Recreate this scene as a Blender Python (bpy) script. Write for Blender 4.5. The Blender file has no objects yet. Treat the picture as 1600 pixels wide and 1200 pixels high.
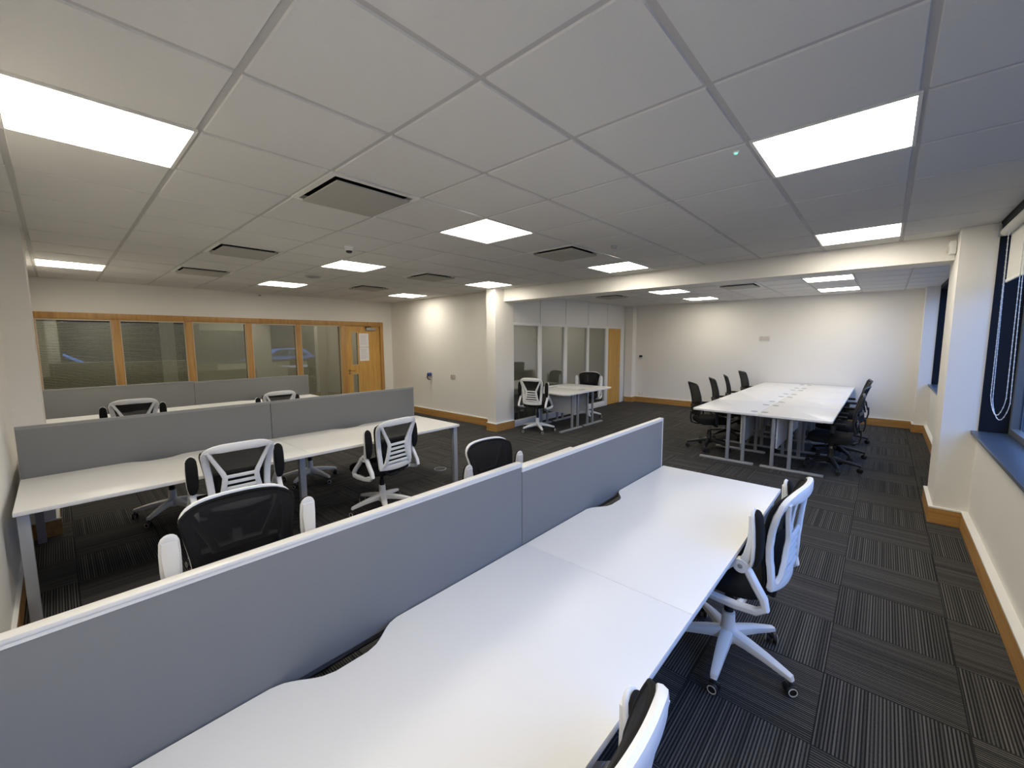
import bpy, bmesh, math, random
from mathutils import Vector, Matrix
random.seed(4)
C = bpy.context.scene.collection
SC = bpy.context.scene
PI = math.pi

# ------------------------------------------------------------------ camera
EYE = Vector((0.0, 0.0, 1.68))
yaw, pitch, roll, FPX = 0.735185, -0.104724, -0.0049032, 643.27
fw = Vector((math.cos(yaw)*math.cos(pitch), math.sin(yaw)*math.cos(pitch), math.sin(pitch)))
rt = Vector((math.sin(yaw), -math.cos(yaw), 0.0))
up = rt.cross(fw)
r2 = rt*math.cos(roll) + up*math.sin(roll)
u2 = up*math.cos(roll) - rt*math.sin(roll)
cam = bpy.data.cameras.new('camera')
cam.sensor_width = 36.0
cam.lens = 36.0*FPX/1600.0
cam.clip_start = 0.03
cam_o = bpy.data.objects.new('camera', cam)
C.objects.link(cam_o)
M = Matrix((r2, u2, -fw)).transposed().to_4x4()
M.translation = EYE
cam_o.matrix_world = M
SC.camera = cam_o

# ------------------------------------------------------------------ sky, exposure
LAMP = 17.0                       # radiance of the ceiling panels
LAMP_COL = (1.0, 0.93, 0.80)
SKY = 4.3
w = bpy.data.worlds.new('dusk_sky'); SC.world = w; w.use_nodes = True
bg = w.node_tree.nodes['Background']
bg.inputs['Color'].default_value = (0.21, 0.42, 1.0, 1); bg.inputs['Strength'].default_value = SKY
SC.view_settings.view_transform = 'Standard'
SC.view_settings.look = 'None'
SC.view_settings.exposure = 0.0
SC.view_settings.gamma = 1.0
SC.view_settings.use_curve_mapping = False
SC.cycles.max_bounces = 10
SC.cycles.diffuse_bounces = 6
SC.cycles.transparent_max_bounces = 16
SC.cycles.sample_clamp_indirect = 8.0

# ------------------------------------------------------------------ materials
def mat(name, col, rough=0.6, metal=0.0, spec=0.5, noise=0.0, nscale=30.0, bump=0.0, bscale=200.0):
    m = bpy.data.materials.new(name); m.use_nodes = True
    nt = m.node_tree; b = nt.nodes['Principled BSDF']
    b.inputs['Base Color'].default_value = (*col, 1)
    b.inputs['Roughness'].default_value = rough
    b.inputs['Metallic'].default_value = metal
    b.inputs['Specular IOR Level'].default_value = spec
    if noise or bump:
        tc = nt.nodes.new('ShaderNodeTexCoord')
    if noise:
        n = nt.nodes.new('ShaderNodeTexNoise'); n.inputs['Scale'].default_value = nscale; n.inputs['Detail'].default_value = 4
        nt.links.new(tc.outputs['Object'], n.inputs['Vector'])
        r = nt.nodes.new('ShaderNodeMapRange')
        r.inputs['To Min'].default_value = 1-noise; r.inputs['To Max'].default_value = 1+noise
        nt.links.new(n.outputs['Fac'], r.inputs['Value'])
        mx = nt.nodes.new('ShaderNodeVectorMath'); mx.operation = 'SCALE'
        mx.inputs[0].default_value = col
        nt.links.new(r.outputs['Result'], mx.inputs['Scale'])
        nt.links.new(mx.outputs['Vector'], b.inputs['Base Color'])
    if bump:
        n2 = nt.nodes.new('ShaderNodeTexNoise'); n2.inputs['Scale'].default_value = bscale
        nt.links.new(tc.outputs['Object'], n2.inputs['Vector'])
        bp = nt.nodes.new('ShaderNodeBump'); bp.inputs['Strength'].default_value = bump; bp.inputs['Distance'].default_value = 0.002
        nt.links.new(n2.outputs['Fac'], bp.inputs['Height'])
        nt.links.new(bp.outputs['Normal'], b.inputs['Normal'])
    return m

def wood_mat(name, c1, c2, axis='Z'):
    m = bpy.data.materials.new(name); m.use_nodes = True
    nt = m.node_tree; b = nt.nodes['Principled BSDF']
    tc = nt.nodes.new('ShaderNodeTexCoord'); mp = nt.nodes.new('ShaderNodeMapping')
    s = {'X': (1.2, 22, 22), 'Y': (22, 1.2, 22), 'Z': (22, 22, 1.2)}[axis]
    mp.inputs['Scale'].default_value = s
    n = nt.nodes.new('ShaderNodeTexNoise'); n.inputs['Scale'].default_value = 1.5; n.inputs['Detail'].default_value = 6; n.inputs['Distortion'].default_value = 0.6
    cr = nt.nodes.new('ShaderNodeValToRGB')
    cr.color_ramp.elements[0].position = 0.3; cr.color_ramp.elements[0].color = (*c1, 1)
    cr.color_ramp.elements[1].position = 0.7; cr.color_ramp.elements[1].color = (*c2, 1)
    nt.links.new(tc.outputs['Object'], mp.inputs['Vector']); nt.links.new(mp.outputs['Vector'], n.inputs['Vector'])
    nt.links.new(n.outputs['Fac'], cr.inputs['Fac']); nt.links.new(cr.outputs['Color'], b.inputs['Base Color'])
    b.inputs['Roughness'].default_value = 0.45
    return m

def glass_mat(name, tint, f0=0.045, gloss=1.0):
    m = bpy.data.materials.new(name); m.use_nodes = True
    nt = m.node_tree; nt.nodes.clear()
    out = nt.nodes.new('ShaderNodeOutputMaterial')
    tr = nt.nodes.new('ShaderNodeBsdfTransparent'); tr.inputs['Color'].default_value = (*tint, 1)
    gl = nt.nodes.new('ShaderNodeBsdfGlossy'); gl.inputs['Roughness'].default_value = 0.0
    gl.inputs['Color'].default_value = (gloss, gloss, gloss, 1)
    lw = nt.nodes.new('ShaderNodeLayerWeight'); lw.inputs['Blend'].default_value = 0.5
    pw = nt.nodes.new('ShaderNodeMath'); pw.operation = 'POWER'; pw.inputs[1].default_value = 5
    ma = nt.nodes.new('ShaderNodeMath'); ma.operation = 'MULTIPLY_ADD'; ma.inputs[1].default_value = 1-f0; ma.inputs[2].default_value = f0
    mx = nt.nodes.new('ShaderNodeMixShader')
    nt.links.new(lw.outputs['Facing'], pw.inputs[0]); nt.links.new(pw.outputs[0], ma.inputs[0])
    nt.links.new(ma.outputs[0], mx.inputs['Fac'])
    nt.links.new(tr.outputs[0], mx.inputs[1]); nt.links.new(gl.outputs[0], mx.inputs[2])
    nt.links.new(mx.outputs[0], out.inputs['Surface'])
    return m

def mesh_fabric(name, col, see):
    m = bpy.data.materials.new(name); m.use_nodes = True
    nt = m.node_tree; b = nt.nodes['Principled BSDF']; out = nt.nodes['Material Output']
    b.inputs['Base Color'].default_value = (*col, 1); b.inputs['Roughness'].default_value = 0.8
    b.inputs['Specular IOR Level'].default_value = 0.2
    tr = nt.nodes.new('ShaderNodeBsdfTransparent'); mx = nt.nodes.new('ShaderNodeMixShader'); mx.inputs['Fac'].default_value = see
    nt.links.new(b.outputs[0], mx.inputs[1]); nt.links.new(tr.outputs[0], mx.inputs[2]); nt.links.new(mx.outputs[0], out.inputs['Surface'])
    return m

def emit_mat(name, col, s, beam=0.0):
    m = bpy.data.materials.new(name); m.use_nodes = True
    nt = m.node_tree; b = nt.nodes['Principled BSDF']
    b.inputs['Base Color'].default_value = (0.8, 0.8, 0.8, 1)
    b.inputs['Emission Color'].default_value = (*col, 1); b.inputs['Emission Strength'].default_value = s
    if beam:      # micro-prismatic diffuser: most light goes straight down
        lw = nt.nodes.new('ShaderNodeLayerWeight'); lw.inputs['Blend'].default_value = 0.5
        a = nt.nodes.new('ShaderNodeMath'); a.operation = 'SUBTRACT'; a.inputs[0].default_value = 1.0
        p = nt.nodes.new('ShaderNodeMath'); p.operation = 'POWER'; p.inputs[1].default_value = beam
        k = nt.nodes.new('ShaderNodeMath'); k.operation = 'MULTIPLY'; k.inputs[1].default_value = s
        nt.links.new(lw.outputs['Facing'], a.inputs[1]); nt.links.new(a.outputs[0], p.inputs[0]); nt.links.new(p.outputs[0], k.inputs[0])
        nt.links.new(k.outputs[0], b.inputs['Emission Strength'])
    return m

def carpet_mat():
    m = bpy.data.materials.new('striped_carpet_tiles'); m.use_nodes = True
    nt = m.node_tree; b = nt.nodes['Principled BSDF']; L = nt.links.new
    def N(t, **k):
        n = nt.nodes.new(t)
        for a, v in k.items(): setattr(n, a, v)
        return n
    def mth(op, a, b_=None, c=None):
        n = N('ShaderNodeMath', operation=op)
        for i, v in enumerate((a, b_, c)):
            if v is None: continue
            if isinstance(v, (int, float)): n.inputs[i].default_value = v
            else: L(v, n.inputs[i])
        return n.outputs[0]
    g = N('ShaderNodeTexCoord'); sp = N('ShaderNodeSeparateXYZ'); L(g.outputs['Object'], sp.inputs[0])
    X, Y = sp.outputs[0], sp.outputs[1]
    uu = mth('MULTIPLY', mth('ADD', X, 0.02), 2.0); vv = mth('MULTIPLY', mth('ADD', Y, -0.121), 2.0)
    fu, fv = mth('FLOOR', uu), mth('FLOOR', vv)
    par = mth('FLOORED_MODULO', mth('ADD', fu, fv), 2.0)          # odd: stripes run along X
    cx = mth('MULTIPLY', mth('SUBTRACT', 1.0, par), X); st = mth('MULTIPLY_ADD', par, Y, cx)
    al = mth('ADD', mth('MULTIPLY', par, X), mth('MULTIPLY', mth('SUBTRACT', 1.0, par), Y))
    tid = mth('MULTIPLY_ADD', fu, 7.13, mth('MULTIPLY', fv, 3.71))
    def band(wd, seed):
        idx = mth('FLOOR', mth('DIVIDE', st, wd))
        wn = N('ShaderNodeTexWhiteNoise', noise_dimensions='2D'); cb = N('ShaderNodeCombineXYZ')
        L(idx, cb.inputs[0]); L(mth('ADD', tid, seed), cb.inputs[1]); L(cb.outputs[0], wn.inputs['Vector'])
        return wn.outputs['Value']
    b1, b2 = band(0.0075, 0.0), band(0.019, 31.0)
    grain = N('ShaderNodeTexNoise'); grain.inputs['Scale'].default_value = 1.0; grain.inputs['Detail'].default_value = 2
    cb = N('ShaderNodeCombineXYZ'); L(mth('MULTIPLY', st, 300.0), cb.inputs[0]); L(mth('MULTIPLY', al, 60.0), cb.inputs[1]); L(cb.outputs[0], grain.inputs['Vector'])
    alt = mth('FLOORED_MODULO', mth('FLOOR', mth('DIVIDE', st, 0.0065)), 2.0)
    v = mth('ADD', mth('MULTIPLY', alt, mth('MULTIPLY_ADD', b1, 0.35, 0.28)), mth('MULTIPLY', b2, 0.16)); v = mth('ADD', v, mth('MULTIPLY', grain.outputs['Fac'], 0.30))
    # dark seam between tiles
    eu = mth('ABSOLUTE', mth('SUBTRACT', mth('FRACT', uu), 0.5)); ev = mth('ABSOLUTE', mth('SUBTRACT', mth('FRACT', vv), 0.5))
    edge = mth('GREATER_THAN', mth('MAXIMUM', eu, ev), 0.494)
    v = mth('MULTIPLY', v, mth('SUBTRACT', 1.0, mth('MULTIPLY', edge, 0.6)))
    cr = N('ShaderNodeValToRGB'); e = cr.color_ramp.elements
    e[0].position = 0.22; e[0].color = (0.017, 0.017, 0.0175, 1)
    e[1].position = 0.85; e[1].color = (0.125, 0.120, 0.112, 1)
    x = e.new(0.45); x.color = (0.048, 0.047, 0.045, 1)
    L(v, cr.inputs['Fac']); L(cr.outputs['Color'], b.inputs['Base Color'])
    b.inputs['Roughness'].default_value = 0.95; b.inputs['Specular IOR Level'].default_value = 0.1
    return m

WALL = mat('white_wall_paint', (0.80, 0.775, 0.72), 0.7, spec=0.3, noise=0.015, nscale=3, bump=0.05, bscale=120)
CEIL = mat('ceiling_tile', (0.70, 0.69, 0.67), 0.9, spec=0.1, noise=0.03, nscale=90, bump=0.25, bscale=260)
TBAR = mat('ceiling_grid_bar', (0.50, 0.49, 0.48), 0.6)
CARPET = carpet_mat()
OAK_X = wood_mat('oak_grain_across', (0.38, 0.19, 0.05), (0.52, 0.29, 0.09), 'X')
OAK_Y = wood_mat('oak_grain_along', (0.38, 0.19, 0.05), (0.52, 0.29, 0.09), 'Y')
OAK_Z = wood_mat('oak_grain_upright', (0.38, 0.19, 0.05), (0.52, 0.29, 0.09), 'Z')
DOORWOOD = wood_mat('oak_door_veneer', (0.50, 0.27, 0.06), (0.64, 0.38, 0.10), 'Z')
WHITE_SATIN = mat('white_satin_paint', (0.80, 0.79, 0.75), 0.45)
DESK = mat('white_melamine', (0.76, 0.75, 0.72), 0.35, spec=0.4)
SCREEN = mat('grey_screen_fabric', (0.20, 0.20, 0.196), 0.9, spec=0.15, noise=0.03, nscale=400, bump=0.15, bscale=600)
GREYTRIM = mat('grey_edge_trim', (0.26, 0.26, 0.25), 0.6)
TRIM = mat('pale_aluminium_trim', (0.72, 0.70, 0.64), 0.4)
LEG = mat('silver_grey_steel', (0.34, 0.35, 0.36), 0.4, metal=0.2)
SILVER = mat('light_silver_steel', (0.36, 0.37, 0.38), 0.35, metal=0.3)
PLASTIC = mat('white_plastic', (0.82, 0.82, 0.81), 0.35)
BLACKP = mat('black_plastic', (0.012, 0.012, 0.013), 0.45)
BLACKF = mat('black_seat_fabric', (0.012, 0.012, 0.012), 0.9, spec=0.2, bump=0.2, bscale=500)
NET = mesh_fabric('black_mesh_weave', (0.010, 0.010, 0.011), 0.24)
CHROME = mat('polished_steel', (0.7, 0.7, 0.7), 0.2, metal=1.0)
GLASS = glass_mat('double_glazed_partition', (0.72, 0.74, 0.70), 0.17)
GLASS_T = glass_mat('double_glazed_unit', (0.76, 0.78, 0.72), 0.11)
GLASS_W = glass_mat('window_glass', (0.92, 0.94, 0.95), 0.04)
NAVY = mat('navy_window_lining', (0.004, 0.008, 0.016), 0.55, spec=0.2)
SILLM = mat('blue_grey_sill', (0.040, 0.066, 0.11), 0.35)
FRAMEM = mat('grey_window_frame', (0.10, 0.11, 0.12), 0.4)
BLINDF = mat('white_blind_fabric', (0.72, 0.71, 0.66), 0.85, spec=0.1)
SLAT = mat('beige_slat', (0.17, 0.13, 0.085), 0.5)
LAMPM = emit_mat('lit_diffuser', LAMP_COL, LAMP)
LED = emit_mat('green_led', (0.05, 0.9, 0.5), 1.5)
DARK = mat('dark_void', (0.006, 0.006, 0.006), 0.9)
VENTM = mat('grey_vent_plate', (0.42, 0.41, 0.37), 0.7, noise=0.05, nscale=300)
PAPER = mat('white_paper', (0.80, 0.78, 0.80), 0.8)
INK = mat('grey_ink', (0.25, 0.25, 0.27), 0.8)
BLUEP = mat('blue_plastic', (0.02, 0.06, 0.25), 0.4)
PLATE = mat('ivory_plate', (0.62, 0.56, 0.50), 0.45)
ASPHALT = mat('asphalt', (0.05, 0.05, 0.055), 0.95, noise=0.2, nscale=40)

# ------------------------------------------------------------------ mesh helpers
def link(name, me, m=None, parent=None):
    o = bpy.data.objects.new(name, me); C.objects.link(o)
    if m is not None:
        for x in (m if isinstance(m, (list, tuple)) else [m]): me.materials.append(x)
    if parent is not None: o.parent = parent
    return o

def tagset(o, label=None, cat=None, group=None, kind=None):
    if label: o['label'] = label
    if cat: o['category'] = cat
    if group: o['group'] = group
    if kind: o['kind'] = kind
    return o

class MB:
    def __init__(s): s.bm = bmesh.new(); s.mi = 0
    def _tag(s, faces, smooth=False):
        for f in faces:
            f.material_index = s.mi; f.smooth = smooth
    def box(s, x0, x1, y0, y1, z0, z1, bevel=0.0, seg=2):
        r = bmesh.ops.create_cube(s.bm, size=1.0)
        vs = r['verts']
        for v in vs:
            v.co = Vector(((x0+x1)/2+v.co.x*(x1-x0), (y0+y1)/2+v.co.y*(y1-y0), (z0+z1)/2+v.co.z*(z1-z0)))
        fs = set(f for v in vs for f in v.link_faces)
        if bevel:
            es = list(set(e for v in vs for e in v.link_edges))
            r = bmesh.ops.bevel(s.bm, geom=es, offset=bevel, segments=seg, affect='EDGES', profile=0.5)
            fs = set(f for v in r['verts'] for f in v.link_faces) | set(f for f in fs if f.is_valid)
        s._tag(fs, bool(bevel))
        return s
    def tube(s, pts, r, seg=10, flat=None, normal=Vector((0, 1, 0)), closed=False):
        """sweep along pts; r radius (number or list); flat = (half width, half thickness) list or tuple, thickness along `normal`"""
        pts = [Vector(p) for p in pts]; n = len(pts); rings = []
        for i, p in enumerate(pts):
            if closed: t = pts[(i+1) % n]-pts[i-1]
            else: t = pts[min(i+1, n-1)]-pts[max(i-1, 0)]
            t.normalize()
            if flat is not None:
                nn = normal[i] if isinstance(normal, list) else normal
                a = t.cross(nn).normalized(); b = a.cross(t).normalized()
                fl = flat[i] if isinstance(flat, list) else flat
                ra, rb = fl
            else:
                if i == 0:
                    a = t.cross(Vector((0, 0, 1)) if abs(t.z) < 0.9 else Vector((1, 0, 0))).normalized()
                else:
                    a = (pa - t*pa.dot(t)).normalized()
                pa = a
                b = t.cross(a).normalized()
                ra = rb = (r[i] if isinstance(r, (list, tuple)) else r)
            ring = []
            for k in range(seg):
                th = 2*PI*k/seg
                c_, s_ = math.cos(th), math.sin(th)
                if flat is not None:     # squarer section
                    c_ = math.copysign(abs(c_)**0.6, c_); s_ = math.copysign(abs(s_)**0.6, s_)
                ring.append(s.bm.verts.new(p+a*(ra*c_)+b*(rb*s_)))
            rings.append(ring)
        fs = []
        m_ = n if closed else n-1
        for i in range(m_):
            A, B = rings[i], rings[(i+1) % n]
            for k in range(seg):
                fs.append(s.bm.faces.new((A[k], A[(k+1) % seg], B[(k+1) % seg], B[k])))
        if not closed:
            fs.append(s.bm.faces.new(rings[0][::-1])); fs.append(s.bm.faces.new(rings[-1]))
        s._tag(fs, True)
        return s
    def lathe(s, prof, cx=0, cy=0, cz=0, seg=24, axis='Z', loop=False):
        rings = []
        for r, h in prof:
            ring = []
            for k in range(seg):
                th = 2*PI*k/seg; a, b = r*math.cos(th), r*math.sin(th)
                p = {'Z': (cx+a, cy+b, cz+h), 'X': (cx+h, cy+a, cz+b), 'Y': (cx+a, cy+h, cz+b)}[axis]
                ring.append(s.bm.verts.new(p))
            rings.append(ring)
        fs = []
        for A, B in zip(rings, rings[1:]):
            for k in range(seg):
                fs.append(s.bm.faces.new((A[k], A[(k+1) % seg], B[(k+1) % seg], B[k])))
        if not loop: fs.append(s.bm.faces.new(rings[0][::-1])); fs.append(s.bm.faces.new(rings[-1]))
        s._tag(fs, True)
        return s
    def prism(s, outline, axis, a0, a1, bevel=0.0, smooth=False):
        """outline: 2-D points; axis: the extruded axis ('X': pts are (y,z); 'Y': (x,z); 'Z': (x,y))"""
        def P(p, a): return {'X': (a, p[0], p[1]), 'Y': (p[0], a, p[1]), 'Z': (p[0], p[1], a)}[axis]
        A = [s.bm.verts.new(P(p, a0)) for p in outline]; B = [s.bm.verts.new(P(p, a1)) for p in outline]
        n = len(outline); fs = [s.bm.faces.new(A), s.bm.faces.new(B[::-1])]
        for k in range(n): fs.append(s.bm.faces.new((A[k], B[k], B[(k+1) % n], A[(k+1) % n])))
        if bevel:
            es = [e for f in fs[:2] for e in f.edges]
            r = bmesh.ops.bevel(s.bm, geom=es, offset=bevel, segments=2, affect='EDGES', profile=0.5)
            fs = set(f for v in A+B+list(r['verts']) if v.is_valid for f in v.link_faces) | set(r['faces'])
        s._tag([f for f in fs if f.is_valid], smooth)
        return s
    def sheet(s, fn, nu, nv, th):
        """closed shell over a grid fn(i,j) -> point with thickness along +Y"""
        F = [[s.bm.verts.new(Vector(fn(i/nu, j/nv))) for j in range(nv+1)] for i in range(nu+1)]
        G = [[s.bm.verts.new(Vector(fn(i/nu, j/nv))+Vector((0, -th, 0))) for j in range(nv+1)] for i in range(nu+1)]
        fs = []
        for i in range(nu):
            for j in range(nv):
                fs.append(s.bm.faces.new((F[i][j], F[i+1][j], F[i+1][j+1], F[i][j+1])))
                fs.append(s.bm.faces.new((G[i][j], G[i][j+1], G[i+1][j+1], G[i+1][j])))
        for i in range(nu):
            fs.append(s.bm.faces.new((F[i][0], G[i][0], G[i+1][0], F[i+1][0])))
            fs.append(s.bm.faces.new((F[i+1][nv], G[i+1][nv], G[i][nv], F[i][nv])))
        for j in range(nv):
            fs.append(s.bm.faces.new((F[0][j+1], G[0][j+1], G[0][j], F[0][j])))
            fs.append(s.bm.faces.new((F[nu][j], G[nu][j], G[nu][j+1], F[nu][j+1])))
        s._tag(fs, True)
        return s
    def build(s, name, m, parent=None, sharp=35):
        bmesh.ops.recalc_face_normals(s.bm, faces=s.bm.faces[:])
        me = bpy.data.meshes.new(name); s.bm.to_mesh(me); s.bm.free()
        if hasattr(me, 'set_sharp_from_angle'): me.set_sharp_from_angle(angle=math.radians(sharp))
        return link(name, me, m, parent)

def empty(name, loc, rz=0.0):
    o = bpy.data.objects.new(name, None); C.objects.link(o); o.location = loc; o.rotation_euler = (0, 0, rz)
    o.empty_display_size = 0.1
    return o
def copy_tree(o, parent=None):
    c = o.copy(); C.objects.link(c)
    if parent is not None: c.parent = parent
    for ch in list(o.children): copy_tree(ch, c)
    return c
def struct(mb, name, m, parent=None):
    o = mb.build(name, m, parent)
    if parent is None: o['kind'] = 'structure'
    return o

# ------------------------------------------------------------------ room shell
ZC = 2.623                       # ceiling
ZB = 2.583                       # ceiling beyond the beam, a little lower
XL, XB, XE = -0.28, 5.65, 10.65  # left wall, inner wall, end wall
YW, YG, YP = -0.64, 9.14, 5.28   # window wall, glazed wall, glass partition
struct(MB().box(-0.40, 10.80, -0.90, 11.3, -0.12, 0.0), 'floor', CARPET)

LIGHTS = [(2, -2), (6, -2), (-2, 2), (2, 2), (6, 2), (2, 6), (6, 6), (-2, 10), (2, 10), (6, 10), (-2, -2)]
VENTS = [(0, 2), (0, 6), (0, 9), (4, 2), (4, 6), (4, 9)]
BX0, BY0 = 7.57, 0.40
LIGHTS_B = [(0, 0), (3, 0), (0, 4), (3, 4)]
VENTS_B = [(0, 2), (0, 6)]
GX, GY, T = 1.114, 1.154, 0.6
def tile_grid(mb, x0, y0, xa, xb, ya, yb, skip, z=ZC):
    i0, i1 = math.floor((xa-x0)/T), math.ceil((xb-x0)/T)
    j0, j1 = math.floor((ya-y0)/T), math.ceil((yb-y0)/T)
    for i in range(i0, i1):
        for j in range(j0, j1):
            if (i, j) in skip: continue
            ax, bx_ = max(x0+i*T+.012, xa), min(x0+(i+1)*T-.012, xb)
            ay, by_ = max(y0+j*T+.012, ya), min(y0+(j+1)*T-.012, yb)
            if bx_-ax < .02 or by_-ay < .02: continue
            # tegular tile: face drops a little below the bar, bevelled lip
            q = .004
            lo = [mb.bm.verts.new(p) for p in ((ax+q, ay+q, z), (bx_-q, ay+q, z), (bx_-q, by_-q, z), (ax+q, by_-q, z))]
            hi = [mb.bm.verts.new(p) for p in ((ax, ay, z+.007), (bx_, ay, z+.007), (bx_, by_, z+.007), (ax, by_, z+.007))]
            fs = [mb.bm.faces.new(lo[::-1])]+[mb.bm.faces.new((lo[k], lo[(k+1) % 4], hi[(k+1) % 4], hi[k])) for k in range(4)]
            mb._tag(fs)
def bar_grid(mb, x0, y0, xa, xb, ya, yb, skip, z=ZC):
    for i in range(math.floor((xa-x0)/T), math.ceil((xb-x0)/T)+1):
        a, b = max(x0+i*T-.012, xa), min(x0+i*T+.012, xb)
        if b-a > .002: mb.box(a, b, ya, yb, z+.0065, z+.035)
    for j in range(math.floor((ya-y0)/T), math.ceil((yb-y0)/T)+1):
        a, b = max(y0+j*T-.012, ya), min(y0+j*T+.012, yb)
        if b-a > .002: mb.box(xa, xb, a, b, z+.0072, z+.035)
cm = MB()
tile_grid(cm, GX, GY, -0.40, XB, -0.64, YG, set(LIGHTS+VENTS))
tile_grid(cm, BX0, BY0, XB+.28, XE, -0.64, YP, set(LIGHTS_B+VENTS_B), ZB)
cm.mi = 1
bar_grid(cm, GX, GY, -0.40, XB, -0.64, YG, None)
bar_grid(cm, BX0, BY0, XB+.28, XE, -0.64, YP, None, ZB)
cm.box(-0.45, 10.85, -1.0, 11.4, ZC+.12, ZC+.20)
cm.mi = 0
cm.box(-0.40, 5.55, YG+.10, 11.2, ZC, ZC+.10); cm.box(5.80, XE, YP+.1, 9.1, ZC, ZC+.10)
struct(cm, 'ceiling', [CEIL, TBAR])

# walls
struct(MB().box(XL-.12, XL, -1.0, YG, 0, ZC+.10).box(XL, -0.11, 5.30, 5.85, 0, ZC+.03).box(XL-.12, -0.215, 5.85, YG+.12, 0, ZC+.05), 'wall_left', WALL)
wr = MB().box(-0.30, 5.80, YG, YG+.12, 2.136, ZC+.10).box(-0.30, -0.22, YG, YG+.12, 0, 2.136).box(5.40, 5.80, YG, YG+.12, 0, 2.136)
struct(wr, 'wall_rear', WALL)
struct(MB().box(XB, XB+.14, 5.50, YG, 0, ZC+.10), 'wall_inner', WALL)
struct(MB().box(XE, XE+.12, -1.0, YP+.1, 0, ZC+.10).box(10.44, XE, 5.06, YP, 0, ZC+.02), 'wall_end', WALL)
SILLZ = 0.885
ww = MB().box(-0.40, 10.77, YW-.24, YW, 0, SILLZ-.03)
ww.box(-0.40, 0.10, YW-.24, YW, SILLZ-.03, ZC+.1).box(5.30, 6.05, YW-.24, YW, SILLZ-.03, ZC+.1).box(10.30, 10.77, YW-.24, YW, SILLZ-.03, ZC+.1)
struct(ww, 'wall_window', WALL)
struct(MB().box(5.30, 5.95, YW, -0.42, 0, ZC+.05), 'pillar', WALL)
struct(MB().box(10.30, XE, YW, -0.47, 0, ZC+.05), 'pillar', WALL)
struct(MB().box(5.385, 5.87, 5.27, 5.50, 0, ZC+.05), 'pillar', WALL)
struct(MB().box(5.62, 5.93, -0.42, 5.27, 2.40, ZC+.06), 'beam', WALL)
# corridor behind the glazing and room behind the glass partition
struct(MB().box(-0.42, 5.9, 11.0, 11.12, 0, ZC+.1).box(5.78, 5.9, YG+.12, 11.0, 0, ZC+.1).box(-0.42, -0.30, YG+.12, 11.0, 0, ZC+.1), 'wall_corridor', WALL)
struct(MB().box(5.79, 10.77, 8.5, 8.62, 0, ZC+.1).box(XE, XE+.12, YP+.1, 8.5, 0, ZC+.1), 'wall_meeting_room', WALL)

# unseen area lamps added to brighten the corridor and the meeting room
def fill_lamp(x, y, power, sx, sy):
    l = bpy.data.lights.new('fill_lamp', 'AREA'); l.shape = 'RECTANGLE'; l.size = sx; l.size_y = sy; l.energy = power; l.color = (1.0, 0.94, 0.80)
    o = bpy.data.objects.new('fill_lamp', l); C.objects.link(o); o.location = (x, y, ZC-.02)
for x in (0.6, 2.6, 4.6): fill_lamp(x, 10.1, 6, .6, .6)
for x in (7.0, 9.2): fill_lamp(x, 7.0, 6, .6, .6)

# skirting: oak board with a white ledge on top
def skirt(name, segs, led=0.03, h=0.14):
    """segs: list of (axis, fixed, a, b, outward sign)"""
    mb = MB()
    for ax, f, a, b, s in segs:
        lo, hi = (f, f+s*led) if s > 0 else (f+s*led, f)
        if ax == 'X':
            mb.mi = 0; mb.box(a, b, lo, hi, 0, h); mb.mi = 1; mb.box(a, b, lo, hi, h, h+.012)
        else:
            mb.mi = 0; mb.box(lo, hi, a, b, 0, h); mb.mi = 1; mb.box(lo, hi, a, b, h, h+.012)
    o = mb.build(name, [OAK_X if segs[0][0] == 'X' else OAK_Y, WHITE_SATIN]); o['kind'] = 'structure'
    return o
skirt('baseboard_window', [('X', YW, -0.28, 5.30, 1), ('X', YW, 5.95, 10.30, 1)], 0.045)
skirt('baseboard_pillar', [('Y', 5.30, YW+.045, -0.39, -1), ('X', -0.42, 5.30, 5.98, 1), ('Y', 5.95, YW+.045, -0.42, 1)], 0.03)
skirt('baseboard_end', [('Y', XE, -0.44, 5.06, -1), ('Y', 10.44, 5.03, 5.26, -1), ('X', 5.06, 10.44, 10.62, -1)], 0.03)
skirt('baseboard_corner', [('X', -0.47, 10.27, 10.62, 1), ('Y', 10.30, YW+.045, -0.47, -1)], 0.03)
skirt('baseboard_inner', [('Y', XB, 5.50, YG, -1), ('Y', 5.385, 5.24, 5.50, -1), ('X', 5.27, 5.385, 5.87, -1)], 0.03)
skirt('baseboard_left', [('Y', XL, -0.60, 5.30, 1), ('X', 5.30, -0.28, -0.08, -1), ('Y', -0.11, 5.30, 5.85, 1)], 0.02)

# timber glazing screen at the rear
MUL = [(-0.22, -0.165), (0.63, 0.73), (1.56, 1.665), (2.487, 2.585), (3.40, 3.49), (4.34, 4.47)]
tf = MB().box(-0.22, 5.40, YG-.03, YG+.13, 2.04, 2.136, .004)
for a, b in MUL: tf.box(a, b, YG-.025, YG+.125, 0, 2.04, .004)
tf.box(5.32, 5.40, YG-.03, YG+.13, 0, 2.04, .004)
for (a, b), (c, d) in zip(MUL, MUL[1:]): tf.box(b, c, YG-.02, YG+.12, 0, 0.10, .004)
struct(tf, 'trim_1', OAK_Z)
bead = MB()
for (a, b), (c, d) in zip(MUL, MUL[1:]):
    bead.box(b, c, YG-.012, YG+.02, 2.018, 2.04); bead.box(b, b+.012, YG-.012, YG+.02, .1, 2.018); bead.box(c-.012, c, YG-.012, YG+.02, .1, 2.018)
struct(bead, 'trim_2', mat('pale_glazing_bead', (0.55, 0.48, 0.36), 0.5))
for k, ((a, b), (c, d)) in enumerate(zip(MUL, MUL[1:])):
    struct(MB().box(b+.001, c-.001, YG+.025, YG+.031, 0.10, 2.04), 'window_%d' % (k+1), GLASS_T)

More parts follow.
